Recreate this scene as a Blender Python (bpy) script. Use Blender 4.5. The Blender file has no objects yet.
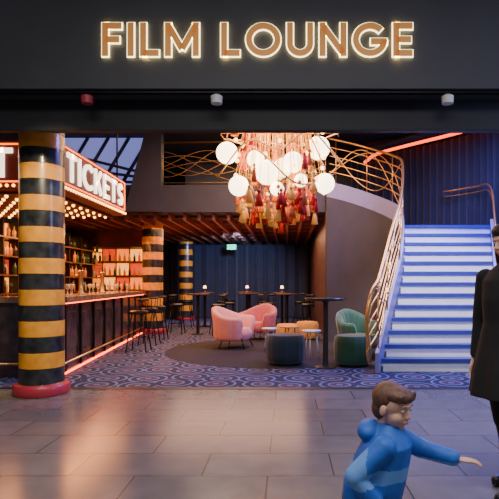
import bpy, bmesh, math, random
from mathutils import Vector, Matrix
random.seed(7)
S=bpy.context.scene
COL=S.collection
# ------------------------------------------------------------ materials
def mat(name,col,rough=0.6,metal=0.0,emit=None,es=0.0,var=0.0,vscale=8.0,bump=0.0,coat=0.0,spec=0.5,sheen=0.0):
    m=bpy.data.materials.new(name); m.use_nodes=True
    nt=m.node_tree; b=nt.nodes['Principled BSDF']
    b.inputs['Base Color'].default_value=(*col,1)
    b.inputs['Roughness'].default_value=rough
    b.inputs['Metallic'].default_value=metal
    b.inputs['Specular IOR Level'].default_value=spec
    b.inputs['Coat Weight'].default_value=coat
    b.inputs['Sheen Weight'].default_value=sheen
    if emit:
        b.inputs['Emission Color'].default_value=(*emit,1)
        b.inputs['Emission Strength'].default_value=es
    if var>0 or bump>0:
        tc=nt.nodes.new('ShaderNodeTexCoord'); n=nt.nodes.new('ShaderNodeTexNoise')
        n.inputs['Scale'].default_value=vscale; n.inputs['Detail'].default_value=5
        nt.links.new(tc.outputs['Object'],n.inputs['Vector'])
        if var>0:
            r=nt.nodes.new('ShaderNodeValToRGB')
            r.color_ramp.elements[0].position=0.3; r.color_ramp.elements[1].position=0.7
            r.color_ramp.elements[0].color=(*[c*(1-var) for c in col],1)
            r.color_ramp.elements[1].color=(*[min(1,c*(1+var)) for c in col],1)
            nt.links.new(n.outputs['Fac'],r.inputs['Fac']); nt.links.new(r.outputs['Color'],b.inputs['Base Color'])
        if bump>0:
            bp=nt.nodes.new('ShaderNodeBump'); bp.inputs['Strength'].default_value=bump; bp.inputs['Distance'].default_value=0.01
            nt.links.new(n.outputs['Fac'],bp.inputs['Height']); nt.links.new(bp.outputs['Normal'],b.inputs['Normal'])
    return m
M={}
M['fascia']=mat('fascia_paint',(0.055,0.055,0.064),0.55,var=0.08,vscale=2)
M['beam']=mat('beam_paint',(0.014,0.014,0.017),0.6,var=0.1)
M['greywall']=mat('grey_wall',(0.055,0.050,0.066),0.7,var=0.1,vscale=3)
M['darkwall']=mat('dark_wall',(0.03,0.025,0.03),0.8,var=0.1,vscale=3)
M['redwall']=mat('red_wall',(0.16,0.025,0.010),0.7,var=0.3,vscale=4)
M['brownwall']=mat('copper_wall',(0.14,0.06,0.035),0.45,0.3,var=0.4,vscale=6)
M['ceil']=mat('ceiling_paint',(0.02,0.02,0.024),0.8,var=0.1)
M['gold']=mat('gold_metal',(0.85,0.46,0.13),0.28,0.85)
M['raildull']=mat('gallery_rail_brass',(0.55,0.30,0.09),0.4,0.8)
M['brass']=mat('brass',(0.62,0.38,0.15),0.3,0.8)
M['signgold_glow']=mat('sign_gold_glow',(0.50,0.23,0.07),0.4,0.2,emit=(0.75,0.30,0.07),es=0.38)  # letter faces emit a little so the gold looks brighter lit
M['halo']=mat('halo_led',(1,0.9,0.6),0.5,emit=(1,0.82,0.40),es=5)
M['yellow']=mat('column_amber',(0.90,0.36,0.03),0.35,var=0.22,vscale=7,coat=0.4)
M['black']=mat('column_black',(0.024,0.026,0.028),0.3,var=0.8,vscale=9,coat=0.4)
M['base_red']=mat('column_base_red',(0.42,0.03,0.05),0.4,coat=0.3)
M['blackmetal']=mat('black_metal',(0.012,0.012,0.014),0.4,0.6)
M['marble']=mat('dark_marble',(0.06,0.035,0.04),0.25,var=0.7,vscale=5,coat=0.4)
M['countertop']=mat('counter_top',(0.26,0.13,0.07),0.25,var=0.2,coat=0.5)
M['ledred']=mat('led_red',(1,0.1,0.05),0.5,emit=(1,0.10,0.015),es=9)
M['ledorange']=mat('led_orange',(1,0.1,0.05),0.5,emit=(1,0.07,0.01),es=4)
M['bulb']=mat('bulb_warm',(1,0.7,0.3),0.5,emit=(1,0.42,0.08),es=7)
M['signface']=mat('sign_face',(0.07,0.010,0.008),0.5,emit=(0.4,0.03,0.01),es=0.14)
M['neonred']=mat('neon_red',(1,0.1,0.05),0.5,emit=(1,0.14,0.01),es=3.5)
M['letter']=mat('letter_white',(1,0.95,0.85),0.5,emit=(1,0.86,0.66),es=2.6)
M['backlit']=mat('backlit_orange',(1,0.4,0.1),0.5,emit=(1,0.20,0.01),es=1.4)
M['backlit2']=mat('backlit_red',(0.8,0.1,0.02),0.5,emit=(1,0.05,0.005),es=0.8)
M['backlit3']=mat('backlit_amber',(1,0.5,0.2),0.5,emit=(1,0.36,0.04),es=2.0)
M['lampwarm']=mat('lamp_warm',(1,0.6,0.3),0.5,emit=(1,0.50,0.15),es=7)
M['curtain']=mat('curtain_cloth',(0.026,0.032,0.058),0.8,sheen=0.3,var=0.15,vscale=3)
M['curtain2']=mat('curtain_navy',(0.016,0.017,0.030),0.8,sheen=0.3,var=0.15,vscale=3)
M['slat']=mat('ceiling_slat_wood',(0.22,0.06,0.032),0.5,var=0.3)
M['stepw']=mat('stair_white',(0.88,0.87,0.92),0.5,var=0.04)
M['stepn']=mat('stair_tread',(0.045,0.055,0.28),0.4,var=0.1)
M['stringer']=mat('stringer_paint',(0.26,0.24,0.46),0.45,var=0.05)
M['globe']=mat('globe_glass',(1,0.95,0.85),0.2,emit=(1,0.80,0.46),es=7)
M['tred']=mat('tassel_red',(0.72,0.030,0.010),0.7)
M['tpink']=mat('tassel_amber',(0.90,0.22,0.03),0.7)
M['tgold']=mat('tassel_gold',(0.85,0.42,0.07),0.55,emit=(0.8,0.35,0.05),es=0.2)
M['pink']=mat('pink_velvet',(0.88,0.33,0.27),0.8,sheen=0.5,var=0.06)
M['pinkd']=mat('rose_velvet',(0.60,0.13,0.12),0.8,sheen=0.5,var=0.06)
M['teal']=mat('teal_velvet',(0.012,0.028,0.042),0.75,sheen=0.3,var=0.1)
M['green']=mat('green_velvet',(0.010,0.085,0.035),0.7,sheen=0.5,var=0.15)
M['mustard']=mat('mustard_velvet',(0.85,0.36,0.03),0.75,sheen=0.3,var=0.1)
M['white']=mat('white_paint',(0.75,0.73,0.7),0.4)
M['tabletop']=mat('table_top_wood',(0.10,0.05,0.035),0.35,var=0.3,coat=0.4)
M['tableblack']=mat('table_black',(0.020,0.016,0.015),0.35,coat=0.4)
M['exit']=mat('exit_green',(0.1,1,0.5),0.5,emit=(0.04,0.8,0.35),es=1.3)
M['skyblue']=mat('skylight_glass',(0.2,0.3,0.8),0.3,emit=(0.26,0.28,0.75),es=0.7)
M['mull']=mat('skylight_frame',(0.05,0.05,0.08),0.5)
M['threshold']=mat('threshold_strip',(0.02,0.02,0.024),0.4)
M['rug']=mat('rug_dark',(0.018,0.015,0.022),0.9,var=0.3,vscale=12)
M['skin']=mat('skin',(0.72,0.42,0.32),0.55,var=0.04)
M['lips']=mat('lips',(0.55,0.18,0.15),0.5)
M['eyew']=mat('eye_white',(0.75,0.72,0.70),0.3)
M['iris']=mat('eye_iris',(0.05,0.03,0.02),0.2)
M['hairdark']=mat('hair_dark',(0.022,0.012,0.009),0.6,var=0.4,vscale=30,bump=0.3)
M['hairbrown']=mat('hair_brown',(0.13,0.06,0.035),0.6,var=0.35,vscale=45,bump=0.3)
M['coat']=mat('coat_black',(0.008,0.008,0.010),0.85,var=0.2,vscale=20)
M['boot']=mat('boot_leather',(0.01,0.01,0.012),0.35)
M['jblue']=mat('jacket_blue',(0.02,0.12,0.55),0.6,var=0.2,vscale=14,bump=0.4)
M['jlight']=mat('jacket_lightblue',(0.14,0.33,0.80),0.6,var=0.1)
M['jnavy']=mat('jacket_navy',(0.012,0.03,0.12),0.6,var=0.1)
M['trouser']=mat('trouser_navy',(0.02,0.025,0.05),0.8)
M['shoe']=mat('shoe_grey',(0.2,0.2,0.22),0.6)

def tile_mat():
    m=bpy.data.materials.new('stone_tile'); m.use_nodes=True; nt=m.node_tree; b=nt.nodes['Principled BSDF']
    tc=nt.nodes.new('ShaderNodeTexCoord'); br=nt.nodes.new('ShaderNodeTexBrick')
    mp=nt.nodes.new('ShaderNodeMapping'); mp.inputs['Location'].default_value=(0.13,0.22,0)
    nt.links.new(tc.outputs['Object'],mp.inputs['Vector']); nt.links.new(mp.outputs['Vector'],br.inputs['Vector'])
    br.inputs['Scale'].default_value=1.0; br.inputs['Brick Width'].default_value=0.9; br.inputs['Row Height'].default_value=0.45
    br.inputs['Mortar Size'].default_value=0.006; br.inputs['Mortar Smooth'].default_value=0.1
    br.offset=0.5
    br.inputs['Color1'].default_value=(0.145,0.136,0.128,1); br.inputs['Color2'].default_value=(0.185,0.172,0.160,1)
    br.inputs['Mortar'].default_value=(0.048,0.045,0.042,1)
    n=nt.nodes.new('ShaderNodeTexNoise'); n.inputs['Scale'].default_value=5; n.inputs['Detail'].default_value=4
    nt.links.new(tc.outputs['Object'],n.inputs['Vector'])
    mx=nt.nodes.new('ShaderNodeMixRGB'); mx.blend_type='OVERLAY'; mx.inputs['Fac'].default_value=0.25
    nt.links.new(br.outputs['Color'],mx.inputs['Color1']); nt.links.new(n.outputs['Fac'],mx.inputs['Color2'])
    nt.links.new(mx.outputs['Color'],b.inputs['Base Color'])
    rr=nt.nodes.new('ShaderNodeMapRange'); rr.inputs['To Min'].default_value=0.15; rr.inputs['To Max'].default_value=0.25
    nt.links.new(n.outputs['Fac'],rr.inputs['Value']); nt.links.new(rr.outputs['Result'],b.inputs['Roughness'])
    bp=nt.nodes.new('ShaderNodeBump'); bp.inputs['Strength'].default_value=0.25; bp.inputs['Distance'].default_value=0.004; bp.invert=True
    nt.links.new(br.outputs['Fac'],bp.inputs['Height']); nt.links.new(bp.outputs['Normal'],b.inputs['Normal'])
    return m
M['tile']=tile_mat()
def carpet_mat():
    m=bpy.data.materials.new('patterned_carpet'); m.use_nodes=True; nt=m.node_tree; b=nt.nodes['Principled BSDF']
    b.inputs['Roughness'].default_value=0.9
    tc=nt.nodes.new('ShaderNodeTexCoord')
    def vor(scale,mult,rnd):
        v=nt.nodes.new('ShaderNodeTexVoronoi'); v.voronoi_dimensions='2D'
        v.inputs['Scale'].default_value=scale; v.inputs['Randomness'].default_value=rnd
        nt.links.new(tc.outputs['Object'],v.inputs['Vector'])
        mu=nt.nodes.new('ShaderNodeMath'); mu.operation='MULTIPLY'; mu.inputs[1].default_value=mult
        nt.links.new(v.outputs['Distance'],mu.inputs[0])
        si=nt.nodes.new('ShaderNodeMath'); si.operation='SINE'; nt.links.new(mu.outputs[0],si.inputs[0]); return si
    a=vor(1.9,30,0.5); c=vor(1.9,9,0.5)
    r=nt.nodes.new('ShaderNodeValToRGB'); e=r.color_ramp.elements
    e[0].position=0.38; e[0].color=(0.014,0.015,0.042,1); e[1].position=0.75; e[1].color=(0.15,0.17,0.29,1)
    nt.links.new(a.outputs[0],r.inputs['Fac'])
    r2=nt.nodes.new('ShaderNodeValToRGB'); e=r2.color_ramp.elements
    e[0].position=0.80; e[0].color=(0,0,0,1); e[1].position=0.95; e[1].color=(0.8,0.8,0.8,1)
    nt.links.new(c.outputs[0],r2.inputs['Fac'])
    mx=nt.nodes.new('ShaderNodeMixRGB'); mx.inputs['Color2'].default_value=(0.11,0.045,0.05,1)
    nt.links.new(r2.outputs['Color'],mx.inputs['Fac']); nt.links.new(r.outputs['Color'],mx.inputs['Color1'])
    nt.links.new(mx.outputs['Color'],b.inputs['Base Color'])
    return m
M['carpet']=carpet_mat()

# ------------------------------------------------------------ mesh helpers
def mkobj(name,verts,faces,mats,mi=None,smooth=False):
    me=bpy.data.meshes.new(name); me.from_pydata([tuple(v) for v in verts],[],faces)
    for m in (mats if isinstance(mats,(list,tuple)) else [mats]): me.materials.append(m)
    if mi: me.polygons.foreach_set('material_index',mi)
    if smooth: me.polygons.foreach_set('use_smooth',[True]*len(me.polygons))
    me.update()
    o=bpy.data.objects.new(name,me); COL.objects.link(o); return o
def fixn(o):
    bm=bmesh.new(); bm.from_mesh(o.data); bmesh.ops.recalc_face_normals(bm,faces=bm.faces); bm.to_mesh(o.data); bm.free(); return o
def apply(o):
    dg=bpy.context.evaluated_depsgraph_get(); dg.update()
    ev=o.evaluated_get(dg); me=bpy.data.meshes.new_from_object(ev,depsgraph=dg)
    n=o.name; c=bpy.data.objects.new(n+'_m',me); mw=o.matrix_world.copy()
    bpy.data.objects.remove(o,do_unlink=True); c.name=n; me.name=n
    COL.objects.link(c); c.matrix_world=mw; return c
def box(name,x0,x1,y0,y1,z0,z1,m,bev=0.0):
    v=[(x0,y0,z0),(x1,y0,z0),(x1,y1,z0),(x0,y1,z0),(x0,y0,z1),(x1,y0,z1),(x1,y1,z1),(x0,y1,z1)]
    f=[(0,3,2,1),(4,5,6,7),(0,1,5,4),(1,2,6,5),(2,3,7,6),(3,0,4,7)]
    o=mkobj(name,v,f,m)
    if bev>0:
        bm=bmesh.new(); bm.from_mesh(o.data); bmesh.ops.bevel(bm,geom=bm.edges[:],offset=bev,segments=2,affect='EDGES'); bm.to_mesh(o.data); bm.free()
    return o
def lathe(name,prof,m,segs=32,mi=None,c=(0,0,0),smooth=True,mod=None):
    vs=[];fs=[];ms=[]
    for (r,z) in prof:
        for s in range(segs):
            a=2*math.pi*s/segs; rr=r*(mod(a) if mod else 1)
            vs.append((c[0]+rr*math.cos(a),c[1]+rr*math.sin(a),c[2]+z))
    for i in range(len(prof)-1):
        for s in range(segs):
            t=(s+1)%segs
            fs.append((i*segs+s,i*segs+t,(i+1)*segs+t,(i+1)*segs+s)); ms.append(mi[i] if mi else 0)
    fs.append(tuple(range(segs))[::-1]); ms.append(mi[0] if mi else 0)
    n=len(prof)-1; fs.append(tuple(n*segs+s for s in range(segs))); ms.append(mi[-1] if mi else 0)
    o=mkobj(name,vs,fs,m,ms,smooth)
    if smooth:
        try: o.data.set_sharp_from_angle(angle=math.radians(40))
        except Exception: pass
    return o
def cr(pts,n=10):
    P=[Vector(p) for p in pts]; P=[P[0]*2-P[1]]+P+[P[-1]*2-P[-2]]; out=[]
    for i in range(1,len(P)-2):
        for k in range(n):
            t=k/n; a,b,c,d=P[i-1],P[i],P[i+1],P[i+2]
            out.append(0.5*((2*b)+(c-a)*t+(2*a-5*b+4*c-d)*t*t+(3*b-a-3*c+d)*t**3))
    out.append(P[-2]); return out
def tube(name,pts,r,m,segs=8):
    P=[Vector(p) for p in pts]; vs=[];fs=[]
    up=Vector((0,0,1)); prev=None
    for i,p in enumerate(P):
        d=(P[min(i+1,len(P)-1)]-P[max(i-1,0)]).normalized()
        if prev is None:
            u=d.cross(up) if abs(d.z)<0.95 else d.cross(Vector((1,0,0)))
        else: u=prev-d*prev.dot(d)
        u.normalize(); prev=u; w=d.cross(u)
        rr=r[i] if isinstance(r,(list,tuple)) else r
        for s in range(segs):
            a=2*math.pi*s/segs; vs.append(p+u*rr*math.cos(a)+w*rr*math.sin(a))
    for i in range(len(P)-1):
        for s in range(segs):
            t=(s+1)%segs; fs.append((i*segs+s,i*segs+t,(i+1)*segs+t,(i+1)*segs+s))
    fs.append(tuple(range(segs))[::-1]); fs.append(tuple((len(P)-1)*segs+s for s in range(segs)))
    return mkobj(name,vs,fs,m,None,True)
def ball(name,c,r,m,seg=16,sc=(1,1,1)):
    bm=bmesh.new(); bmesh.ops.create_uvsphere(bm,u_segments=seg,v_segments=max(6,seg//2),radius=r)
    for v in bm.verts: v.co=Vector((v.co.x*sc[0]+c[0],v.co.y*sc[1]+c[1],v.co.z*sc[2]+c[2]))
    me=bpy.data.meshes.new(name); bm.to_mesh(me); bm.free(); me.materials.append(m)
    me.polygons.foreach_set('use_smooth',[True]*len(me.polygons))
    o=bpy.data.objects.new(name,me); COL.objects.link(o); return o
def join(objs,name):
    mats=[];vs=[];fs=[];mi=[];sm=[]
    for o in objs:
        off=len(vs)
        mw=Matrix.LocRotScale(o.location,o.rotation_euler,o.scale)
        vs+=[mw@v.co for v in o.data.vertices]
        idx=[]
        for m in o.data.materials:
            if m not in mats: mats.append(m)
            idx.append(mats.index(m))
        for p in o.data.polygons:
            fs.append([off+i for i in p.vertices]); mi.append(idx[p.material_index]); sm.append(p.use_smooth)
        bpy.data.objects.remove(o,do_unlink=True)
    o=mkobj(name,vs,fs,mats,mi)
    o.data.polygons.foreach_set('use_smooth',sm)
    return o
def group(name,parts,loc=(0,0,0),rz=0.0):
    e=bpy.data.objects.new(name,None); COL.objects.link(e); e.empty_display_size=0.1
    e.location=loc; e.rotation_euler=(0,0,rz)
    for p in parts: p.parent=e
    return e
# block letters from strokes (unit height)
def glyphs(w):
    a=w/2
    def arc(cx,cy,rx,ry,a0,a1,n=28): return [(cx+rx*math.cos(math.radians(a0+(a1-a0)*i/n)),cy+ry*math.sin(math.radians(a0+(a1-a0)*i/n))) for i in range(n+1)]
    G={}
    G['F']=(0.56,[[(a,0),(a,1)],[(a,1-a),(.56,1-a)],[(a,.5),(.50,.5)]])
    G['I']=(w,[[(a,0),(a,1)]])
    G['L']=(0.54,[[(a,0),(a,1)],[(a,a),(.54,a)]])
    G['M']=(0.98,[[(a,0),(a,1)],[(.98-a,0),(.98-a,1)],[(a*1.1,1-a*.9),(.49,.12+a)],[(.98-a*1.1,1-a*.9),(.49,.12+a)]])
    G['O']=(1.0,[arc(.5,.5,.5-a,.5-a,0,360,48)])
    G['U']=(0.76,[[(a,1),(a,.38)]+arc(.38,.38,.38-a,.38-a,180,360,24)+[(.76-a,1)]])
    G['N']=(0.78,[[(a,0),(a,1)],[(.78-a,0),(.78-a,1)],[(a*1.1,1-a),(.78-a*1.1,a)]])
    G['G']=(0.98,[arc(.5,.5,.5-a,.5-a,42,357,44),[(.52,.44),(.98,.44)]])
    G['E']=(0.56,[[(a,0),(a,1)],[(a,1-a),(.56,1-a)],[(a,.5),(.52,.5)],[(a,a),(.56,a)]])
    G['T']=(0.62,[[(0,1-a),(.62,1-a)],[(.31,0),(.31,1)]])
    G['C']=(0.80,[arc(.5,.5,.5-a,.5-a,48,312,36)])
    G['K']=(0.66,[[(a,0),(a,1)],[(a,.36),(.58,.96)],[(.28,.56),(.60,.04)]])
    G['S']=(0.56,[arc(.28,.75-a*.5,.28-a,.25-a*.5,20,270,20)+arc(.28,.25+a*.5,.28-a,.25-a*.5,90,-160,20)])
    G[' ']=(0.28,[])
    return G
def sign_text(name,s,m,width,height,ext,w=0.19,gap=0.15,grow=0.0):
    G=glyphs(w); tot=sum(G[c][0] for c in s)+gap*(len(s)-1); sx=width/tot/height
    vs=[];fs=[]; x0=0; hw=(w/2)*height+grow
    for c in s:
        adv,strokes=G[c]
        for st in strokes:
            P=[Vector(((x0+x)*sx*height-width/2,(y-0.5)*height)) for x,y in st]
            if (P[0]-P[-1]).length>1e-4 and grow>0:
                P[0]=P[0]-(P[1]-P[0]).normalized()*grow; P[-1]=P[-1]+(P[-1]-P[-2]).normalized()*grow
            b=len(vs); closed=(P[0]-P[-1]).length<1e-4
            for i,p in enumerate(P):
                pa=P[i-1] if i>0 else (P[-2] if closed else p); pb=P[i+1] if i<len(P)-1 else (P[1] if closed else p)
                d=(pb-pa).normalized(); n=Vector((-d.y,d.x))
                for sgn,z in ((1,0),(-1,0),(-1,ext),(1,ext)):
                    q=p+n*hw*sgn; vs.append((q.x,q.y,z))
            for i in range(len(P)-1):
                for k in range(4): fs.append((b+4*i+k,b+4*i+(k+1)%4,b+4*(i+1)+(k+1)%4,b+4*(i+1)+k))
            if not closed: 
                fs.append((b,b+1,b+2,b+3)); e=b+4*(len(P)-1); fs.append((e+3,e+2,e+1,e))
        x0+=adv+gap
    return fixn(mkobj(name,vs,fs,m))
def light(name,kind,loc,energy,col,size=1.0,size2=None,rot=(0,0,0),spot=None,blend=0.5):
    l=bpy.data.lights.new(name,kind); l.energy=energy; l.color=col
    if kind=='AREA':
        l.size=size
        if size2: l.shape='RECTANGLE'; l.size_y=size2
    else: l.shadow_soft_size=size
    if kind=='SPOT' and spot: l.spot_size=math.radians(spot); l.spot_blend=blend
    o=bpy.data.objects.new(name,l); COL.objects.link(o); o.location=loc; o.rotation_euler=rot; return o

# ------------------------------------------------------------ shell
box('floor',-8,8,-3,6.15,-0.1,0,M['tile'])
box('trim_threshold',-8,8,6.15,6.27,-0.1,0.004,M['threshold'])
box('floor_carpet',-8,8,6.27,20,-0.1,0.0,M['carpet'])
rug=lathe('floor_round_inlay',[(2.2,-0.02),(2.2,0.003),(2.15,0.004)],M['rug'],64,c=(0,0,0)); rug.location=(-0.15,9.85,0)
box('wall_facade',-8,8,4.9,5.2,3.22,5.2,M['fascia'])
box('trim_facade',-8,8,5.2,5.3,2.90,5.2,M['beam'],0.006)
box('wall_facade_left',-8,-5.6,4.9,5.3,0,3.22,M['fascia'])
box('wall_facade_right',5.6,8,4.9,5.3,0,3.22,M['fascia'])
box('ceiling_lounge',-6.2,6.2,5.3,20,4.9,5.0,M['ceil'])
box('wall_left',-6.3,-6.2,5.3,20,0,4.9,M['darkwall'])
box('wall_right',6.2,6.3,5.3,20,0,4.9,M['darkwall'])
box('wall_back',-6.2,6.2,19.3,19.4,0,4.9,M['darkwall'])
box('floor_mezzanine',-6.2,0.9,11.6,19.3,2.97,3.6,M['greywall'])
box('wall_gallery',-2.95,1.9,14.5,14.6,3.6,4.9,M['greywall'])
box('wall_passage',0.9,1.02,11.65,19.3,0,2.97,M['brownwall'])
v=[(-3.75,11.5,2.97),(-2.9,11.5,2.97),(-2.9,11.5,4.9),(-3.25,11.5,4.9)]
vv=v+[(a,b+0.25,c) for a,b,c in v]
fixn(mkobj('wall_pier',vv,[(0,1,2,3),(4,7,6,5),(0,4,5,1),(1,5,6,2),(2,6,7,3),(3,7,4,0)],M['greywall']))
parts=[box('glass',-5.6,-3.35,0,0.03,0,1.25,M['skyblue'])]
for i in range(5):
    x=-5.6+i*0.5
    parts.append(tube('mullion_%d'%i,[(x,-0.03,0),(x+0.75,-0.03,1.25)] if x+0.75<-3.3 else [(x,-0.03,0),(x+0.25,-0.03,0.5)],0.045,M['mull'],4))
for i in range(3):
    parts.append(tube('transom_%d'%i,[(-5.6,-0.03,0.9-i*0.34),(-3.35,-0.03,0.35-i*0.1)],0.035,M['mull'],4))
g=group('window_1',parts,(0,12.2,3.62))
sl=[]
for i in range(20):
    x=-5.9+i*0.345
    sl.append(box('s',x,x+0.07,11.75,18.7,2.80,2.965,M['slat']))
for j in range(7):
    y=12.2+j*1.05
    sl.append(box('s',-5.95,0.85,y,y+0.05,2.90,2.967,M['slat']))
join(sl,'ceiling_slats')

# ------------------------------------------------------------ facade sign
letters=sign_text('letters',"FILM LOUNGE",M['signgold_glow'],3.03,0.325,0.012,0.185,0.17)
letters.rotation_euler=(math.pi/2,0,0); letters.location=(-0.29,-0.026,0)
halo=sign_text('halo_backing',"FILM LOUNGE",M['halo'],3.03,0.325,0.010,0.185,0.17,grow=0.009)
halo.rotation_euler=(math.pi/2,0,0); halo.location=(-0.29,-0.014,0)
group('film_lounge_sign',[letters,halo],(0,4.898,3.685))
box('trim_track',-8,8,4.94,5.0,3.195,3.22,M['blackmetal'])
for x,m in ((-1.99,M['base_red']),(-0.70,M['white']),(1.60,M['white'])):
    group('spot_lamp',[lathe('head',[(0.02,-0.10),(0.055,-0.10),(0.06,-0.03),(0.03,-0.01)],m,20),lathe('stem',[(0.012,-0.02),(0.012,0.0)],M['blackmetal'],10)],(x,4.97,3.195))

# ------------------------------------------------------------ columns
def column(loc,h,r,band,base=True):
    prof=[];mi=[];z=0
    if base:
        prof=[(r*1.22,0),(r*1.27,0.02),(r*1.27,0.10),(r*1.2,0.125),(r*1.02,0.135)]; mi=[0,0,0,0]; z=0.135
    k=0; 
    while z<h:
        z2=min(h,z+band)
        prof+= [(r,z+0.004),(r,z2-0.004),(r-0.006,z2)]
        mi+= [1+(k+1)%2]*3 if mi else [1+(k+1)%2]*2
        z=z2;k+=1
    o=lathe('striped_column',prof,[M['base_red'],M['yellow'],M['black']],48,mi); o.location=loc; return o
column((-2.92,5.95,0),4.9,0.25,0.183)
column((-3.55,13.2,0),2.97,0.27,0.20)
column((-3.65,18.0,0),2.97,0.25,0.20)

# ------------------------------------------------------------ bar
def prism(name,poly,z0,z1,m):
    n=len(poly); v=[(x,y,z0) for x,y in poly]+[(x,y,z1) for x,y in poly]
    f=[tuple(range(n))[::-1],tuple(range(n,2*n))]+[(i,(i+1)%n,n+(i+1)%n,n+i) for i in range(n)]
    return fixn(mkobj(name,v,f,m))
bp=[prism('counter_body',[(-6.1,6.95),(-3.15,6.95),(-3.78,13.0),(-4.3,13.0),(-3.75,7.5),(-6.1,7.5)],0.0,1.04,M['marble']),
    prism('counter_top',[(-6.15,6.85),(-3.02,6.85),(-3.66,13.1),(-4.36,13.1),(-3.84,7.6),(-6.15,7.6)],1.04,1.12,M['countertop']),
    tube('foot_rail',[(-6.1,6.85,0.2),(-3.06,6.85,0.2),(-3.70,13.0,0.2)],0.02,M['brass'],8),
    tube('led_strip',[(-3.135,7.0,0.03),(-3.765,13.0,0.03)],0.013,M['ledred'],6),
    tube('led_strip_top',[(-3.10,7.0,1.025),(-3.73,13.0,1.025)],0.008,M['ledred'],6),
    ]
for i in range(9):
    t=i/8; x=-3.13+(-0.63)*t; y=7.05+5.8*t
    bp.append(box('panel_rib_%d'%i,x-0.02,x+0.012,y-0.02,y+0.02,0.06,1.0,M['blackmetal']))
group('bar_counter',bp)
bb=[box('back_panel',-5.55,-5.45,7.6,13.9,0,2.50,M['redwall'])]
for j in range(9):
    y=7.7+j*0.69
    for q,z in enumerate((1.14,1.49,1.84,2.19)):
        bb.append(box('backlight_%d_%d'%(j,q),-5.45,-5.43,y+0.03,y+0.66,z,z+0.28,M[('backlit','backlit3','backlit2')[(j*2+q)%3]]))
    bb.append(box('upright_%d'%j,-5.45,-5.15,y-0.025,y+0.025,0,2.50,M['blackmetal']))
for z in (1.1,1.45,1.8,2.15): bb.append(box('shelf_%d'%int(z*100),-5.43,-5.12,7.65,13.9,z,z+0.025,M['tabletop']))
bb.append(box('cabinet',-5.45,-4.95,7.65,13.9,0,0.95,M['marble']))
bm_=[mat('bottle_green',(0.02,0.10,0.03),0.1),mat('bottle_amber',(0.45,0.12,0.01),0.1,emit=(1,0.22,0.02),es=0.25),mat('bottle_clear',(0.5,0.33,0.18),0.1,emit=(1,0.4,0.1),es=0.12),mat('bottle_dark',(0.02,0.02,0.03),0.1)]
bt=[]
for z in (1.125,1.475,1.825,2.175):
    y=7.8
    while y<13.8:
        if 0.12<((y-7.7)/0.69)%1<0.9:
            h=random.uniform(0.22,0.3); r=random.uniform(0.032,0.045)
            bt.append(lathe('b',[(r,0),(r,h*0.6),(r*0.35,h*0.75),(r*0.35,h)],random.choice(bm_),8,c=(-5.26+random.uniform(-0.05,0.05),y,z)))
        y+=random.uniform(0.11,0.2)
bb.append(join(bt,'liquor_bottles'))
group('back_bar_shelving',bb)
box('wall_bar_end',-6.2,-3.98,14.15,14.25,0,2.97,M['redwall'])
nb=[box('niche_back',-5.6,-4.05,14.08,14.14,1.1,2.35,M['redwall'])]
for k in range(4):
    for q in range(3):
        nb.append(box('niche_light_%d_%d'%(k,q),-5.55+k*0.38,-5.22+k*0.38,14.05,14.08,1.15+q*0.4,1.48+q*0.4,M[('backlit','backlit3','backlit2')[(k+q*2)%3]]))
for q in range(4): nb.append(box('niche_shelf_%d'%q,-5.6,-4.05,13.93,14.08,1.10+q*0.4,1.13+q*0.4,M['tabletop']))
nbt=[]
for q in range(3):
    for k in range(11):
        h=random.uniform(0.2,0.3); nbt.append(lathe('b',[(0.035,0),(0.035,h*.6),(0.012,h*.75),(0.012,h)],random.choice(bm_),8,c=(-5.52+k*0.138,14.0,1.13+q*0.4)))
nb.append(join(nbt,'bottles'))
group('bottle_niche',nb)
gl=[]
for i in range(18):
    t=random.random(); x=-3.35-0.62*t; y=7.2+5.5*t
    gl.append(lathe('g',[(0.03,0),(0.03,0.01),(0.006,0.015),(0.006,0.08),(0.035,0.12),(0.03,0.18)],bm_[2],8,c=(x-random.random()*0.2,y,1.12)))
join(gl,'wine_glasses')
def beer_tap(loc):
    group('beer_tap',[lathe('tower',[(0.06,0),(0.06,0.02),(0.035,0.05),(0.035,0.33),(0.05,0.35),(0.05,0.4),(0.02,0.42)],M['brass'],16),
      tube('spout',[(0,0,0.33),(-0.1,0,0.33),(-0.12,0,0.28)],0.012,M['brass'],8),tube('handle',[(0,0,0.4),(0.0,0,0.52)],[0.01,0.018],M['blackmetal'],8)],loc)
beer_tap((-3.55,8.6,1.12)); beer_tap((-3.7,10.0,1.12)); beer_tap((-4.3,7.2,1.12))

mp=[box('face_side',-3.32,-3.10,6.82,9.55,2.60,3.26,M['signface'],0.01),
    box('face_front',-6.1,-3.33,6.82,7.02,2.60,3.26,M['signface'],0.01),
    box('soffit',-6.1,-3.34,7.03,9.55,2.57,2.66,M['redwall'])]
t=sign_text('letters_side',"TICKETS",M['letter'],2.36,0.40,0.03,0.17,0.17); t.rotation_euler=(math.pi/2,0,math.pi/2); t.location=(-3.098,8.19,2.955); mp.append(t)
t=sign_text('letters_front',"TICKETS",M['letter'],2.36,0.40,0.03,0.17,0.17); t.rotation_euler=(math.pi/2,0,0); t.location=(-4.58,6.818,2.955); mp.append(t)
mp.append(tube('neon_side',[(-3.085,6.9,2.70),(-3.085,9.48,2.70),(-3.085,9.48,3.21),(-3.085,6.9,3.21),(-3.085,6.9,2.70)],0.012,M['neonred'],6))
mp.append(tube('neon_front',[(-5.95,6.805,2.70),(-3.15,6.805,2.70),(-3.15,6.805,3.21),(-5.95,6.805,3.21),(-5.95,6.805,2.70)],0.012,M['neonred'],6))
bl=[]
for i in range(30): bl.append(ball('b',(-3.09,6.87+i*0.092,2.645),0.022,M['bulb'],8))
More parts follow.
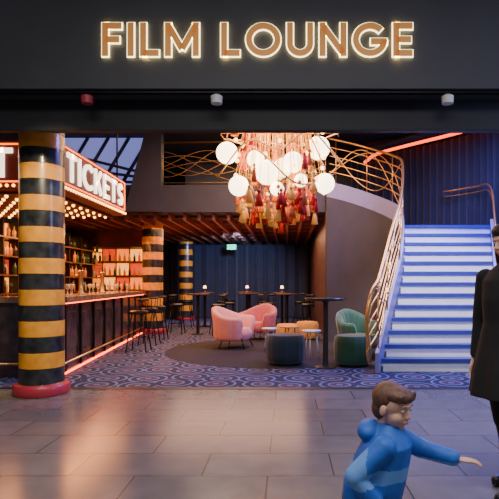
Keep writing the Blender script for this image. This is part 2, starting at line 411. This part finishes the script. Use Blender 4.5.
for i in range(30): bl.append(ball('b',(-3.18-i*0.092,6.81,2.645),0.022,M['bulb'],8))
for j in range(9):
    for i in range(12): bl.append(ball('b',(-3.42-i*0.2,7.15+j*0.28,2.555),0.026,M['bulb'],8))
mp.append(join(bl,'marquee_bulbs'))
for x,y in ((-3.2,7.0),(-3.2,9.4),(-5.9,7.0)): mp.append(tube('hanger_%d'%int(y*10+x*-100),[(x,y,3.25),(x,y,4.9)],0.015,M['blackmetal'],6))
group('tickets_marquee_sign',mp)

# ------------------------------------------------------------ curtains
def curtain(name,path,z0,z1,m,fold=0.11,amp=0.05):
    P=cr(path,40); L=0; vs=[];fs=[]
    Q=[]; step=0.018
    for i in range(len(P)-1):
        d=(P[i+1]-P[i]); l=d.length; t=d.normalized(); nrm=Vector((t.y,-t.x,0))
        m_=max(1,int(l/step))
        for k in range(m_):
            s=L+l*k/m_; a=amp*(0.7+0.3*math.sin(s*1.7))*math.sin(2*math.pi*s/fold+0.6*math.sin(s*3.1))
            Q.append(P[i]+d*(k/m_)+nrm*a)
        L+=l
    for q in Q: vs.append((q.x,q.y,z0)); vs.append((q.x,q.y,z1))
    for i in range(len(Q)-1): fs.append((2*i,2*i+2,2*i+3,2*i+1))
    return mkobj(name,vs,fs,m,None,True)
curtain('curtain_back',[(-6.1,19.1,0),(-2,19.1,0),(0.85,19.1,0)],0.02,2.78,M['curtain'],0.42,0.15)
curtain('curtain_stair',[(1.75,13.5,0),(2.15,13.15,0),(3.0,12.45,0),(4.1,11.15,0),(4.7,9.6,0),(4.8,8.2,0)],0.02,4.66,M['curtain2'],0.19,0.08)
arc=cr([(2.05,13.15,4.50),(2.3,12.75,4.62),(2.96,12.25,4.70),(4.0,11.0,4.70),(4.6,9.5,4.70),(4.7,8.2,4.70)],12)
group('curved_led_cove',[tube('led',arc,0.040,M['ledorange'],8),tube('cove',[p+Vector((-0.1,-0.1,0.11)) for p in arc],0.09,M['greywall'],8)])
group('exit_sign',[box('panel',-0.16,0.16,-0.02,0.02,-0.09,0.09,M['exit'],0.005),tube('rod',[(0,0,0.09),(0,0,0.27)],0.01,M['blackmetal'],6)],(-1.95,17.6,2.60))

# ------------------------------------------------------------ staircase
N=13;H=0.19;T=0.21
def Lx(y):
    pts=[(7.2,1.30),(7.4,1.39),(8.2,1.76),(9.0,2.10),(9.9,2.34),(10.2,2.36)]
    for (a,b),(c,d) in zip(pts,pts[1:]):
        if y<=c: return b+(d-b)*(y-a)/(c-a)
    return pts[-1][1]
def Rx(y): return 3.16+(y-7.4)*0.348
st=[]
for i in range(N):
    y0=7.4+T*i; y1=y0+T+ (0.0 if i<N-1 else 0.25); zt=H*(i+1)
    st.append(prism('riser_%d'%i,[(Lx(y0),y0),(Rx(y0),y0),(Rx(y1),y1),(Lx(y1),y1)],0 if i<3 else zt-3*H,zt-0.055,M['stepw']))
    st.append(prism('tread_%d'%i,[(Lx(y0)-0.0,y0-0.03),(Rx(y0),y0-0.03),(Rx(y1),y1),(Lx(y1),y1)],zt-0.055,zt,M['stepn']))
st.append(prism('landing',[(2.36,10.18),(4.05,10.18),(4.3,10.3),(3.9,11.2),(2.96,12.2),(2.3,12.8),(2.2,12.8),(2.2,11.0)],2.27,2.47,M['stepn']))
for k in range(6):
    x1=2.2-0.21*k; zt=2.47+0.19*(k+1)
    st.append(box('upper_step_%d'%k,x1-0.23,x1,11.75,12.95,zt-0.19,zt-0.04,M['stepw']))
    st.append(box('upper_tread_%d'%k,x1-0.23,x1+0.02,11.75,12.95,zt-0.04,zt,M['stepn']))
sp=cr([(1.30,7.22,0.30),(1.42,7.5,0.52),(1.72,8.2,1.18),(2.06,9.0,1.88),(2.29,9.9,2.68),(2.28,10.5,2.98),(2.0,11.05,3.25),(1.45,11.42,3.52),(0.92,11.56,3.68)],10)
def strip(name,path,lo,hi,th,m):
    vs=[];fs=[]
    for i,p in enumerate(path):
        d=path[min(i+1,len(path)-1)]-path[max(i-1,0)]; d.z=0; d.normalize(); n=Vector((-d.y,d.x,0))*th/2
        zl=lo(i,p); zh=hi(i,p)
        for q,z in ((p+n,zl),(p-n,zl),(p-n,zh),(p+n,zh)): vs.append((q.x,q.y,z))
    for i in range(len(path)-1):
        for s in range(4): fs.append((4*i+s,4*i+(s+1)%4,4*(i+1)+(s+1)%4,4*(i+1)+s))
    fs.append((0,1,2,3)); n=4*(len(path)-1); fs.append((n+3,n+2,n+1,n))
    return fixn(mkobj(name,vs,fs,m))
st.append(strip('stringer_left',sp,lambda i,p:max(0,p.z-0.36),lambda i,p:p.z,0.05,M['stringer']))
st.append(strip('under_stair_wall',sp,lambda i,p:0,lambda i,p:max(0.01,p.z-0.361),0.09,M['greywall']))
rp=[Vector((Rx(7.3+0.3*i)+0.04,7.3+0.3*i,0.2+0.19/0.21*0.3*i)) for i in range(10)]
st.append(strip('stringer_right',rp,lambda i,p:0,lambda i,p:min(p.z,2.6),0.06,M['stringer']))
for k,(h,r) in enumerate(((1.0,0.026),(0.80,0.012),(0.60,0.012),(0.42,0.012),(0.24,0.012))):
    rail=[p+Vector((0,0,h)) for p in sp]
    foot=[Vector((1.16,7.05,0.10+h*0.25)),Vector((1.12,7.0,0.2+h*0.6)),Vector((1.20,7.08,0.22+h*0.95))]
    st.append(tube('rail_%d'%k,cr(foot+rail[3::4],6),r,M['gold'],8))
for i in range(4,len(sp),12): 
    p=sp[i]; st.append(tube('baluster_%d'%i,[p,p+Vector((0,0,1.0))],0.012,M['gold'],6))
for k in range(3):
    wav=[sp[i]+Vector((0,0,0.5+0.42*math.sin(i*0.13*(1+.15*k)+k*1.6))) for i in range(len(sp))]
    st.append(tube('rail_wave_%d'%k,wav,0.011,M['gold'],6))
rr=[Vector((Rx(7.6+0.35*i)+0.04,7.6+0.35*i,0.95+0.19/0.21*(0.2+0.35*i))) for i in range(7)]+[Vector((4.15,10.3,3.35)),Vector((4.1,10.9,3.42)),Vector((3.6,11.5,3.42))]
st.append(tube('handrail_right',cr(rr,5),0.02,M['gold'],8))
st.append(tube('handrail_right_low',cr([p-Vector((0,0,0.12)) for p in rr],5),0.012,M['gold'],8))
group('curved_staircase',st)

gr=[]
gr.append(tube('top_rail',[(-2.9,11.66,4.60),(0.92,11.60,4.64)],0.020,M['raildull'],8))
gr.append(tube('bottom_rail',[(-2.9,11.66,3.66),(0.92,11.60,3.66)],0.014,M['raildull'],8))
for k in range(7):
    ph=k*0.9; A=0.22+0.07*(k%3)
    pts=[(-2.9+i*0.08,11.66-0.02*math.sin(i*.3+k),min(4.57,max(3.68,4.12+0.04*(k-4)+A*math.sin(i*0.08*(1.2+0.18*k)+ph)))) for i in range(48)]
    gr.append(tube('wave_%d'%k,pts,0.009,M['raildull'],6))
for i in range(3): gr.append(tube('post_%d'%i,[(-2.9+i*1.9,11.66,3.6),(-2.9+i*1.9,11.66,4.60)],0.015,M['raildull'],6))
group('gallery_railing',gr)

# ------------------------------------------------------------ chandelier
ch=[]
def tas(c,L,r,m):
    return lathe('t',[(r*0.15,0.02),(r*0.45,-0.005),(r*0.45,-0.03),(r*0.25,-0.04),(r*0.45,-0.07),(r,-L),(r*0.6,-L-0.005)],m,10,c=c)
globes=[(-0.90,0.0,3.53,0.185),(-0.68,-0.2,2.93,0.17),(0.66,0.1,3.64,0.20),(0.75,-0.15,2.98,0.17),(-0.20,-0.35,3.12,0.20),(0.05,0.3,3.35,0.17),(0.22,-0.3,3.30,0.17),(-0.42,0.1,3.45,0.15),(-0.05,0.0,2.92,0.12),(0.35,-0.2,3.02,0.11)]
gg=[]
for (x,y,z,r) in globes:
    gg.append(ball('g',(x,y,z),r,M['globe'],24))
    ch.append(tube('arm',cr([(0,0,3.95),(x*0.5,y*0.5,4.0),(x*0.95,y,z+r+0.18),(x,y,z+r-0.01)],6),0.014,M['gold'],6))
arms=join(ch,'arms'); glb=join(gg,'globes')
tt=[];cords=[]
for i in range(330):
    a=random.uniform(0,6.283); R=0.90*math.sqrt(random.random()); x=R*math.cos(a); y=R*math.sin(a)*0.75
    z=2.50+0.50*abs(x)*random.uniform(0.3,1.3)+random.choice([0,0.05,0.1,0.15,0.3,0.5,0.8,1.2])*random.uniform(0.8,1)
    L=random.uniform(0.18,0.30)
    if any((x-q[0])**2+(y-q[1])**2<(q[3]+0.05)**2 and z-0.3<q[2]+q[3] for q in globes): continue
    if y<0.1 and any(abs(x-q[0])<q[3]*0.9 and z-L<q[2]+q[3]*.8 and z>q[2]-q[3]*.8 for q in globes): continue
    m=random.choice([M['tred'],M['tred'],M['tpink'],M['tgold'],M['tgold']])
    tt.append(tas((x,y,z),L,random.uniform(0.04,0.08),m))
    cords.append(tube('c',[(x,y,z),(x*0.8,y*0.8,4.05)],0.0035,M['gold'],5))
    if i%4==0: tt.append(ball('bd',(x,y,z+0.1),0.035,M['tgold'],10))
for i in range(34):
    a=i*0.449; x=0.75*math.cos(a*2.1); y=0.5*math.sin(a*2.1); z=2.85+0.03*i
    tt.append(ball('sm',(x,y,z),0.036,M['lampwarm'],12)); cords.append(tube('c',[(x,y,z),(x*.8,y*.8,4.05)],0.005,M['gold'],5))
fr=[tube('r',[(0.7*math.cos(t*0.262),0.5*math.sin(t*0.262),4.02) for t in range(25)],0.014,M['gold'],6),
    tube('r',[(1.0*math.cos(t*0.262),0.65*math.sin(t*0.262),3.86+0.05*math.sin(t)) for t in range(25)],0.012,M['gold'],6),
    tube('r',[(-1.0,0,3.87),(1.0,0,3.87)],0.012,M['gold'],6),tube('r',[(0,-0.6,4.0),(0,0.6,4.0)],0.012,M['gold'],6),
    tube('r',cr([(-1.05,-0.1,3.1),(-0.5,-0.5,3.6),(0,-0.55,3.45),(0.5,-0.5,3.75),(1.05,-0.1,3.3)],8),0.014,M['gold'],6),
    tube('r',cr([(-0.9,0.1,3.8),(-0.3,-0.55,3.4),(0.3,-0.55,2.9),(0.95,0.1,3.2)],8),0.014,M['gold'],6),
    lathe('hub',[(0.03,-0.2),(0.10,-0.05),(0.12,0.1),(0.04,0.2),(0.02,0.9)],M['gold'],16,c=(0,0,3.95)),
    lathe('canopy',[(0.03,4.78),(0.2,4.84),(0.2,4.9)],M['gold'],24)]
group('tassel_chandelier',[arms,glb,join(tt,'tassels'),join(cords,'cords'),join(fr,'frame')],(-0.12,8.5,0))

# ------------------------------------------------------------ furniture
def tub_chair(name,loc,rz,m,R=0.36,back=0.74,arm=0.56,seat=0.40):
    vs=[];fs=[];n=84;K=12
    for i in range(n+1):
        u=i/n*2-1; a=math.radians(u*128)
        top=arm+(back-arm)*(0.5+0.5*math.cos(min(1,abs(u)*1.25)*math.pi))
        tuft=0.012*abs(math.sin(a*9)); 
        endc=1.0 if abs(u)<0.93 else max(0.25,math.sqrt(max(0,1-((abs(u)-0.93)/0.07)**2)))
        for k in range(K):
            b=2*math.pi*k/K; cx=math.copysign(abs(math.cos(b))**0.6,math.cos(b)); sz=math.copysign(abs(math.sin(b))**0.5,math.sin(b))
            zc=(0.16+top)/2; hz=(top-0.16)/2*endc; flare=0.06*max(0,sz)
            rr=R+ (0.065+tuft)*endc*cx + flare
            vs.append((rr*math.sin(a),rr*math.cos(a),zc+hz*sz))
    for i in range(n):
        for k in range(K):
            t=(k+1)%K; fs.append((i*K+k,i*K+t,(i+1)*K+t,(i+1)*K+k))
    fs.append(tuple(range(K))); fs.append(tuple(n*K+k for k in range(K))[::-1])
    sh=fixn(mkobj('shell',vs,fs,m,None,True))
    se=lathe('seat',[(0.27,0.17),(0.315,0.22),(0.32,seat-0.05),(0.29,seat),(0.1,seat+0.012)],m,32)
    legs=[tube('leg_%d'%i,[(sx*0.2,sy*0.2,0.2),(sx*0.27,sy*0.27,0.0)],0.012,M['blackmetal'],8) for i,(sx,sy) in enumerate(((1,1),(-1,1),(1,-1),(-1,-1)))]
    return group(name,[sh,se]+legs,loc,rz)
Z=0.004
tub_chair('tub_armchair',(-1.04,10.2,Z),math.radians(75),M['pink'],R=0.39,back=0.84,arm=0.64)
tub_chair('tub_armchair',(-0.70,11.75,Z),math.radians(-30),M['pinkd'],R=0.36,back=0.82,arm=0.62)
tub_chair('tub_armchair',(1.30,8.90,Z),math.radians(35),M['green'],R=0.32,back=0.84,arm=0.62)
def pouf(loc,r,h,m,name='pouf'):
    prof=[(r*0.86,0.03),(r*0.97,0.08),(r,h*0.3),(r,h*0.7),(r*0.97,h*0.88),(r*0.88,h*0.97),(r*0.5,h),(0.02,h)]
    a=lathe('cushion',prof,m,72,mod=lambda t:1-0.02*(1-abs(math.sin(t*9))))
    b=lathe('plinth',[(r*0.8,0),(r*0.8,0.035)],M['blackmetal'],32)
    return group(name,[a,b],loc)
pouf((-0.02,8.1,Z),0.32,0.49,M['teal'])
pouf((1.05,7.98,Z),0.30,0.49,M['green'])
pouf((0.02,11.0,Z),0.26,0.42,M['mustard'])
pouf((0.48,11.75,Z),0.27,0.42,M['mustard'])
def ped_table(name,loc,h,r,mt,ms,br=0.17,lamp=False):
    a=lathe('top',[(r*0.96,h-0.04),(r,h-0.03),(r,h-0.005),(r*0.985,h)],mt,48)
    b=lathe('pedestal',[(br,0),(br,0.012),(0.05,0.03),(0.040,0.06),(0.040,h-0.08),(0.08,h-0.04)],ms,32)
    p=[a,b]
    if lamp: p+=[lathe('lamp_base',[(0.04,h),(0.04,h+0.01),(0.008,h+0.02),(0.008,h+0.14)],M['brass'],12),lathe('lamp_shade',[(0.055,h+0.12),(0.03,h+0.2)],M['lampwarm'],16)]
    return group(name,p,loc)
ped_table('high_table',(0.60,7.75,Z),1.08,0.32,M['tableblack'],M['tableblack'])
def side_table(loc,r,h,m):
    p=[lathe('top',[(r*0.97,h-0.03),(r,h-0.02),(r,h-0.004),(r*0.97,h)],m,32)]
    for i in range(3):
        a=i*2.094+0.3; p.append(tube('leg_%d'%i,[(r*0.5*math.cos(a),r*0.5*math.sin(a),h-0.03),(r*0.85*math.cos(a),r*0.85*math.sin(a),0)],0.012,m,8))
    group('side_table',p,loc)
side_table((0.42,8.6,Z),0.17,0.50,M['white']); side_table((0.05,9.9,Z),0.20,0.46,M['mustard']); side_table((-0.34,9.6,Z),0.15,0.45,M['white'])
def stool(loc,rz):
    p=[lathe('seat',[(0.16,0.72),(0.18,0.74),(0.18,0.77),(0.15,0.79)],M['boot'],24)]
    for i,(sx,sy) in enumerate(((1,1),(-1,1),(1,-1),(-1,-1))): p.append(tube('leg_%d'%i,[(sx*0.10,sy*0.10,0.73),(sx*0.19,sy*0.19,0)],0.012,M['blackmetal'],6))
    p.append(tube('footring',[(0.165*math.cos(t*.5236),0.165*math.sin(t*.5236),0.28) for t in range(13)],0.009,M['blackmetal'],6))
    p.append(tube('backrest',[(0.18*math.sin(math.radians(a)),0.18*math.cos(math.radians(a)),1.0) for a in range(-80,81,16)],0.02,M['boot'],8))
    for i,a in enumerate((-60,0,60)): p.append(tube('spindle_%d'%i,[(0.16*math.sin(math.radians(a)),0.16*math.cos(math.radians(a)),0.75),(0.18*math.sin(math.radians(a)),0.18*math.cos(math.radians(a)),1.0)],0.008,M['blackmetal'],6))
    group('bar_stool',p,loc,rz)
for (x,y) in ((-2.85,9.6),(-2.95,10.7),(-3.02,11.7)): stool((x,y,0),math.radians(-90))
for (x,y) in ((-2.5,15.2),(-1.3,16.3),(-0.15,15.0),(-1.05,13.9),(-2.3,12.9),(0.0,13.2)):
    ped_table('high_table',(x,y,0),1.05,0.30,M['tabletop'],M['blackmetal'],lamp=(y>14.5))
    stool((x-0.58,y+0.1,0),math.radians(90)); stool((x+0.55,y-0.2,0),math.radians(-70))

# ------------------------------------------------------------ people
def vol(name,prims,mats,label=None,voxel=0.01,sm=6):
    bm=bmesh.new()
    for pr in prims:
        if pr[0]=='c':
            _,p0,p1,r0,r1=pr[:5]; p0=Vector(p0);p1=Vector(p1); d=(p1-p0)
            q=d.to_track_quat('Z','Y'); r=bmesh.ops.create_uvsphere(bm,u_segments=20,v_segments=12,radius=1)
            fl=pr[5] if len(pr)>5 else (1,1)
            for v in r['verts']:
                c=v.co.copy(); 
                if c.z>=-1e-4: v.co=p1+q@Vector((c.x*r1*fl[0],c.y*r1*fl[1],c.z*r1))
                else: v.co=p0+q@Vector((c.x*r0*fl[0],c.y*r0*fl[1],c.z*r0))
        elif pr[0]=='e':
            _,c0,rad=pr[:3]; R=Matrix.Rotation(pr[3],3,pr[4]) if len(pr)>3 else Matrix.Identity(3)
            r=bmesh.ops.create_uvsphere(bm,u_segments=24,v_segments=16,radius=1)
            for v in r['verts']: v.co=Vector(c0)+R@Vector((v.co.x*rad[0],v.co.y*rad[1],v.co.z*rad[2]))
        elif pr[0]=='l':
            rings=pr[1]; ns=64; V=[]
            for (z,cx,cy,rx,ry,f) in rings:
                V.append([bm.verts.new((cx+rx*(1+f*math.sin(9*t*2*math.pi/ns+z*2))*math.cos(t*2*math.pi/ns),cy+ry*(1+f*math.sin(9*t*2*math.pi/ns+z*2))*math.sin(t*2*math.pi/ns),z)) for t in range(ns)])
            for a,b in zip(V,V[1:]):
                for t in range(ns): bm.faces.new((a[t],a[(t+1)%ns],b[(t+1)%ns],b[t]))
            bm.faces.new(V[0][::-1]); bm.faces.new(V[-1])
    bmesh.ops.recalc_face_normals(bm,faces=bm.faces)
    me=bpy.data.meshes.new(name); bm.to_mesh(me); bm.free()
    o=bpy.data.objects.new(name,me); COL.objects.link(o)
    md=o.modifiers.new('r','REMESH'); md.mode='VOXEL'; md.voxel_size=voxel; md.use_smooth_shade=True
    if sm: s=o.modifiers.new('s','SMOOTH'); s.iterations=sm; s.factor=0.5
    o=apply(o); o.data.materials.clear()
    for m in mats: o.data.materials.append(m)
    for p in o.data.polygons:
        p.use_smooth=True; p.material_index=label(p.center) if label else 0
    return o
def head(k,skin,hair,longhair,yaw=0.0,pitch=0.0,child=False):
    cw=1.08 if child else 1.0
    nz=0.6 if child else 1.0
    pr=[('e',(0,0.012,0.025),(0.076*cw,0.094,0.088)),('e',(0,-0.02,-0.03),(0.060*cw,0.068,0.078)),
        ('e',(0,-0.055,-0.088),(0.028,0.024,0.022)),('e',(0.034*cw,-0.046,-0.035),(0.030,0.032,0.034)),('e',(-0.034*cw,-0.046,-0.035),(0.030,0.032,0.034)),
        ('c',(0,-0.080,0.010),(0,-0.087-0.012*nz,-0.022),0.008,0.010),('e',(0.009,-0.088,-0.025),(0.007,0.009,0.006)),('e',(-0.009,-0.088,-0.025),(0.007,0.009,0.006)),
        ('e',(0,-0.074,0.028),(0.045,0.012,0.012)),('e',(0,-0.080,-0.052),(0.024,0.012,0.013)),
        ('e',(0.078*cw,0.01,-0.01),(0.010,0.018,0.028)),('e',(-0.078*cw,0.01,-0.01),(0.010,0.018,0.028)),
        ('c',(0,0.02,-0.05),(0,0.03,-0.14),0.048,0.048)]
    h=vol('head',pr,[skin],None,0.0035,2)
    parts=[h]
    for s in (1,-1):
        parts.append(ball('eye_white',(s*0.031,-0.0720,0.008),0.0115,M['eyew'],16,(1.1,1,0.7)))
        parts.append(ball('iris',(s*0.031,-0.0818,0.008),0.0050,M['iris'],12,(1,0.6,1)))
        parts.append(ball('brow',(s*0.031,-0.080,0.032),0.014,hair,12,(1.1,0.45,0.2)))
    parts.append(ball('upper_lip',(0,-0.0895,-0.050),0.014,M['lips'],14,(1.1,0.3,0.2)))
    parts.append(ball('lower_lip',(0,-0.0885,-0.057),0.013,M['lips'],14,(1,0.32,0.24)))
    if longhair:
        hp=[('e',(0,0.035,0.04),(0.088,0.092,0.090)),('e',(0,0.0,0.075),(0.078,0.09,0.05))]
        for s in (1,-1):
            hp+= [('c',(s*0.072,-0.01,0.05),(s*0.09,0.0,-0.13),0.03,0.034),('c',(s*0.09,0.0,-0.13),(s*0.10,-0.03,-0.30),0.034,0.022)]
        hp+=[('c',(0,0.07,0.0),(0,0.085,-0.28),0.075,0.06,(1.2,0.8))]
    else:
        hp=[('e',(0,0.034,0.040),(0.086*cw,0.088,0.082)),('e',(0,-0.004,0.068),(0.078*cw,0.084,0.046)),('e',(0,0.055,-0.02),(0.075,0.058,0.070))]
        for i in range(46):
            a=i*2.4; q=math.sqrt((i+0.5)/46)
            x=0.080*q*math.cos(a); y=0.02+0.088*q*math.sin(a); zz=0.118-0.05*q*q
            hp.append(('c',(x*0.9,y*0.9,zz-0.022),(x*1.06+0.012,y-0.016,zz-0.014),0.014,0.005))
        for i in range(11): hp.append(('c',((i-5)*0.014,-0.062,0.080),((i-5)*0.015+0.005,-0.082+0.0012*abs(i-5)**1.6,0.052+0.004*(i%3)),0.013,0.005))
    hr=vol('hair',hp,[hair],None,0.004,1); parts.append(hr)
    R=Matrix.Rotation(yaw,4,'Z')@Matrix.Rotation(pitch,4,'X')@Matrix.Scale(k,4)
    for p in parts: p.data.transform(R)
    return parts
def hand(side,k=1.0,curl=0.5):
    pr=[('c',(0,0,0.03),(0,0,-0.01),0.026,0.026,(1,0.75))]
    pr+=[('e',(0,0,-0.05),(0.042,0.016,0.052))]
    for i,(x,L) in enumerate(((0.030,0.072),(0.010,0.082),(-0.010,0.076),(-0.029,0.060))):
        x*=side; p=Vector((x,0,-0.088)); d=0.0; r=0.0085
        pr.append(('c',(x*0.8,0,-0.05),p,0.011,r))
        for s,f in enumerate((0.45,0.30,0.25)):
            d+=curl*(0.5+0.25*s); q=p+Vector((x*0.12,-math.sin(d),-math.cos(d)))*L*f
            pr.append(('c',p,q,r,r*0.92)); p=q; r*=0.92
    t0=Vector((side*0.030,-0.004,-0.025)); t1=Vector((side*0.055,-0.014,-0.058)); t2=Vector((side*0.062,-0.022,-0.088)); t3=Vector((side*0.060,-0.030,-0.110))
    pr+=[('c',t0,t1,0.015,0.012),('c',t1,t2,0.011,0.010),('c',t2,t3,0.010,0.008)]
    o=vol('hand',pr,[M['skin']],None,0.003,1); o.data.transform(Matrix.Scale(k,4)); return o
def orient(o,loc,zdir,rollz=0.0):
    q=Vector(zdir).normalized().to_track_quat('Z','Y').to_matrix().to_4x4()
    o.data.transform(Matrix.Translation(Vector(loc))@q@Matrix.Rotation(rollz,4,'Z'))
wp=[]
coat=vol('coat',[('l',[(0.60,0,0.02,0.245,0.235,0.05),(0.76,0,0.02,0.225,0.205,0.045),(0.92,0,0.01,0.19,0.155,0.03),(1.06,0,0.0,0.155,0.125,0.015),(1.20,0,0,0.165,0.13,0.0),(1.32,0,0.005,0.17,0.115,0),(1.39,0,0.01,0.12,0.08,0),(1.43,0,0.015,0.065,0.06,0)]),
   ('e',(0.165,0.005,1.345),(0.06,0.06,0.055)),('e',(-0.165,0.005,1.345),(0.06,0.06,0.055)),
   ('c',(0.175,0.005,1.33),(0.225,0.03,1.07),0.058,0.048),('c',(0.225,0.03,1.07),(0.22,-0.03,0.84),0.046,0.040),
   ('c',(-0.175,0.005,1.33),(-0.225,0.02,1.07),0.058,0.048),('c',(-0.225,0.02,1.07),(-0.22,-0.02,0.84),0.046,0.040),
   ('c',(0,0.03,1.40),(0,0.025,1.46),0.062,0.058),
   ('c',(0.09,0.02,0.7),(0.09,-0.03,0.42),0.08,0.062),('c',(-0.09,0.02,0.7),(-0.09,0.08,0.42),0.08,0.062),
   ('c',(0.09,-0.03,0.44),(0.09,-0.06,0.10),0.060,0.042),('c',(-0.09,0.08,0.44),(-0.09,0.16,0.10),0.060,0.042)],[M['coat']],None,0.009,4)
wp.append(coat)
wp.append(vol('boots',[('c',(0.09,-0.05,0.26),(0.09,-0.06,0.055),0.060,0.045),('c',(0.09,-0.05,0.042),(0.095,-0.20,0.036),0.042,0.034,(1,1)),('e',(0.09,-0.12,0.016),(0.044,0.125,0.016)),
   ('c',(-0.09,0.125,0.26),(-0.09,0.16,0.055),0.060,0.045),('c',(-0.09,0.17,0.042),(-0.095,0.02,0.036),0.042,0.034),('e',(-0.09,0.10,0.016),(0.044,0.125,0.016))],[M['boot']],None,0.007,3))
hp=head(0.98,M['skin'],M['hairdark'],True,math.radians(-12),math.radians(14))
for p in hp: p.data.transform(Matrix.Translation((0,0.0,1.565)))
wp+=hp
for s,w,d in ((1,(0.22,-0.03,0.84),(-0.02,0.2,0.95)),(-1,(-0.22,-0.02,0.84),(0.02,0.2,0.95))):
    h=hand(-s,0.92,0.5); orient(h,Vector(w)-Vector(d).normalized()*0.05+Vector((s*0.012,0,0)),d,math.radians(70*s)); wp.append(h)
group('woman',wp,(1.38,3.12,0.0),math.radians(-60))

cp=[('l',[(0.33,0,0.07,0.125,0.13,0.02),(0.42,0,0.055,0.14,0.135,0.02),(0.52,0,0.025,0.135,0.125,0.01),(0.60,0,0.0,0.125,0.11,0),(0.655,0,-0.01,0.08,0.07,0),(0.69,0,-0.015,0.05,0.05,0)]),
    ('e',(0,0.075,0.650),(0.085,0.055,0.05)),
    ('e',(0.105,0,0.615),(0.05,0.05,0.048)),('e',(-0.105,0,0.615),(0.05,0.05,0.048)),
    ('c',(-0.115,0.0,0.61),(-0.165,0.11,0.50),0.052,0.045),('c',(-0.165,0.11,0.50),(-0.15,0.03,0.395),0.044,0.036),
    ('c',(0.115,-0.01,0.61),(0.14,-0.14,0.545),0.052,0.044),('c',(0.14,-0.14,0.545),(0.10,-0.275,0.53),0.044,0.036),
    ('e',(0,0.06,0.35),(0.10,0.095,0.07)),
    ('c',(-0.055,0.05,0.34),(-0.06,-0.07,0.22),0.066,0.050),('c',(-0.06,-0.07,0.22),(-0.06,-0.06,0.06),0.046,0.034),
    ('c',(0.055,0.07,0.34),(0.06,0.14,0.20),0.066,0.050),('c',(0.06,0.14,0.20),(0.06,0.27,0.13),0.046,0.034)]
def lab(c):
    if c.z<0.335: return 2
    if c.z<0.355: return 3
    ax=abs(c.x)
    if ax>0.135 and (c.y<-0.10 or c.y>0.06) and 0.45<c.z: return 1
    if 0.46<c.z<0.52: return 1
    return 0
kp=[vol('body',cp,[M['jblue'],M['jlight'],M['trouser'],M['jnavy']],lab,0.005,4)]
kp.append(vol('shoes',[('c',(-0.06,-0.055,0.045),(-0.06,-0.13,0.032),0.036,0.030),('e',(-0.06,-0.09,0.012),(0.036,0.085,0.012)),
    ('c',(0.06,0.28,0.125),(0.06,0.295,0.05),0.036,0.030)],[M['shoe']],None,0.006,2))
hh=head(0.86,M['skin'],M['hairbrown'],False,math.radians(-25),math.radians(12),True)
for p in hh: p.data.transform(Matrix.Translation((0,-0.03,0.762)))
kp+=hh
h=hand(-1,0.62,0.35); orient(h,(0.095,-0.30,0.528),(-0.15,1,0.05)); kp.append(h)
h=hand(1,0.62,0.5); orient(h,(-0.148,0.02,0.372),(-0.1,0.4,1)); kp.append(h)
group('running_toddler',kp,(0.44,2.2,0.0),math.radians(72))

# ------------------------------------------------------------ lights
W=bpy.data.worlds.new('World'); S.world=W; W.use_nodes=True
W.node_tree.nodes['Background'].inputs['Color'].default_value=(0.68,0.70,0.78,1); W.node_tree.nodes['Background'].inputs['Strength'].default_value=0.17
light('concourse_light','AREA',(0,0.8,4.6),215,(1,0.94,0.88),5,2)
light('concourse_light_right','AREA',(4.5,3.6,3.2),70,(0.42,0.48,1.0),1.5,1.5,rot=(0,math.radians(50),0))
light('stair_blue','AREA',(3.3,8.2,4.6),480,(0.18,0.22,1.0),1.4,2.0)
light('stair_white','SPOT',(1.9,6.0,4.5),1150,(1.0,0.93,0.95),0.2,rot=(math.radians(40),0,math.radians(-14)),spot=50)
light('lounge_warm','AREA',(-0.3,9.3,4.7),330,(1,0.62,0.38),2.5,2.5)
light('column_spot','SPOT',(-2.0,4.2,3.1),230,(1,0.80,0.5),0.1,rot=(math.radians(52),0,math.radians(28)),spot=60)
light('under_mezz','AREA',(-1.5,14.5,2.75),230,(1,0.50,0.26),4,4)
light('slat_fill_added','AREA',(-1.5,13.5,1.9),35,(1,0.30,0.13),4,2,rot=(math.pi,0,0))  # added red fill without a fixture, aimed up to bring out the slats
light('curtain_blue','SPOT',(-1.5,15.5,2.7),420,(0.35,0.5,1.0),0.12,rot=(math.radians(65),0,math.radians(25)),spot=115)
light('gallery_light','AREA',(-1.0,12.9,4.8),90,(1,0.72,0.45),3,1)
light('mezz_front','SPOT',(-1.5,7.0,4.7),80,(0.8,0.75,1.0),0.3,rot=(math.radians(72),0,0),spot=90)
light('bar_red','AREA',(-4.4,10.0,2.45),210,(1,0.32,0.07),1,5)
light('bar_front','SPOT',(-1.9,9.0,4.6),220,(1,0.33,0.11),0.2,rot=(0,math.radians(22),0),spot=70)
light('carpet_violet','SPOT',(-0.2,6.8,4.6),230,(0.50,0.45,1.0),0.3,rot=(0,0,0),spot=110)

# ------------------------------------------------------------ camera
cam=bpy.data.cameras.new('camera'); cam.lens=36; cam.sensor_width=36; cam.shift_x=-0.075; cam.shift_y=0.069
co=bpy.data.objects.new('camera',cam); COL.objects.link(co); co.location=(0,0,1.3); co.rotation_euler=(math.pi/2,0,0)
S.camera=co
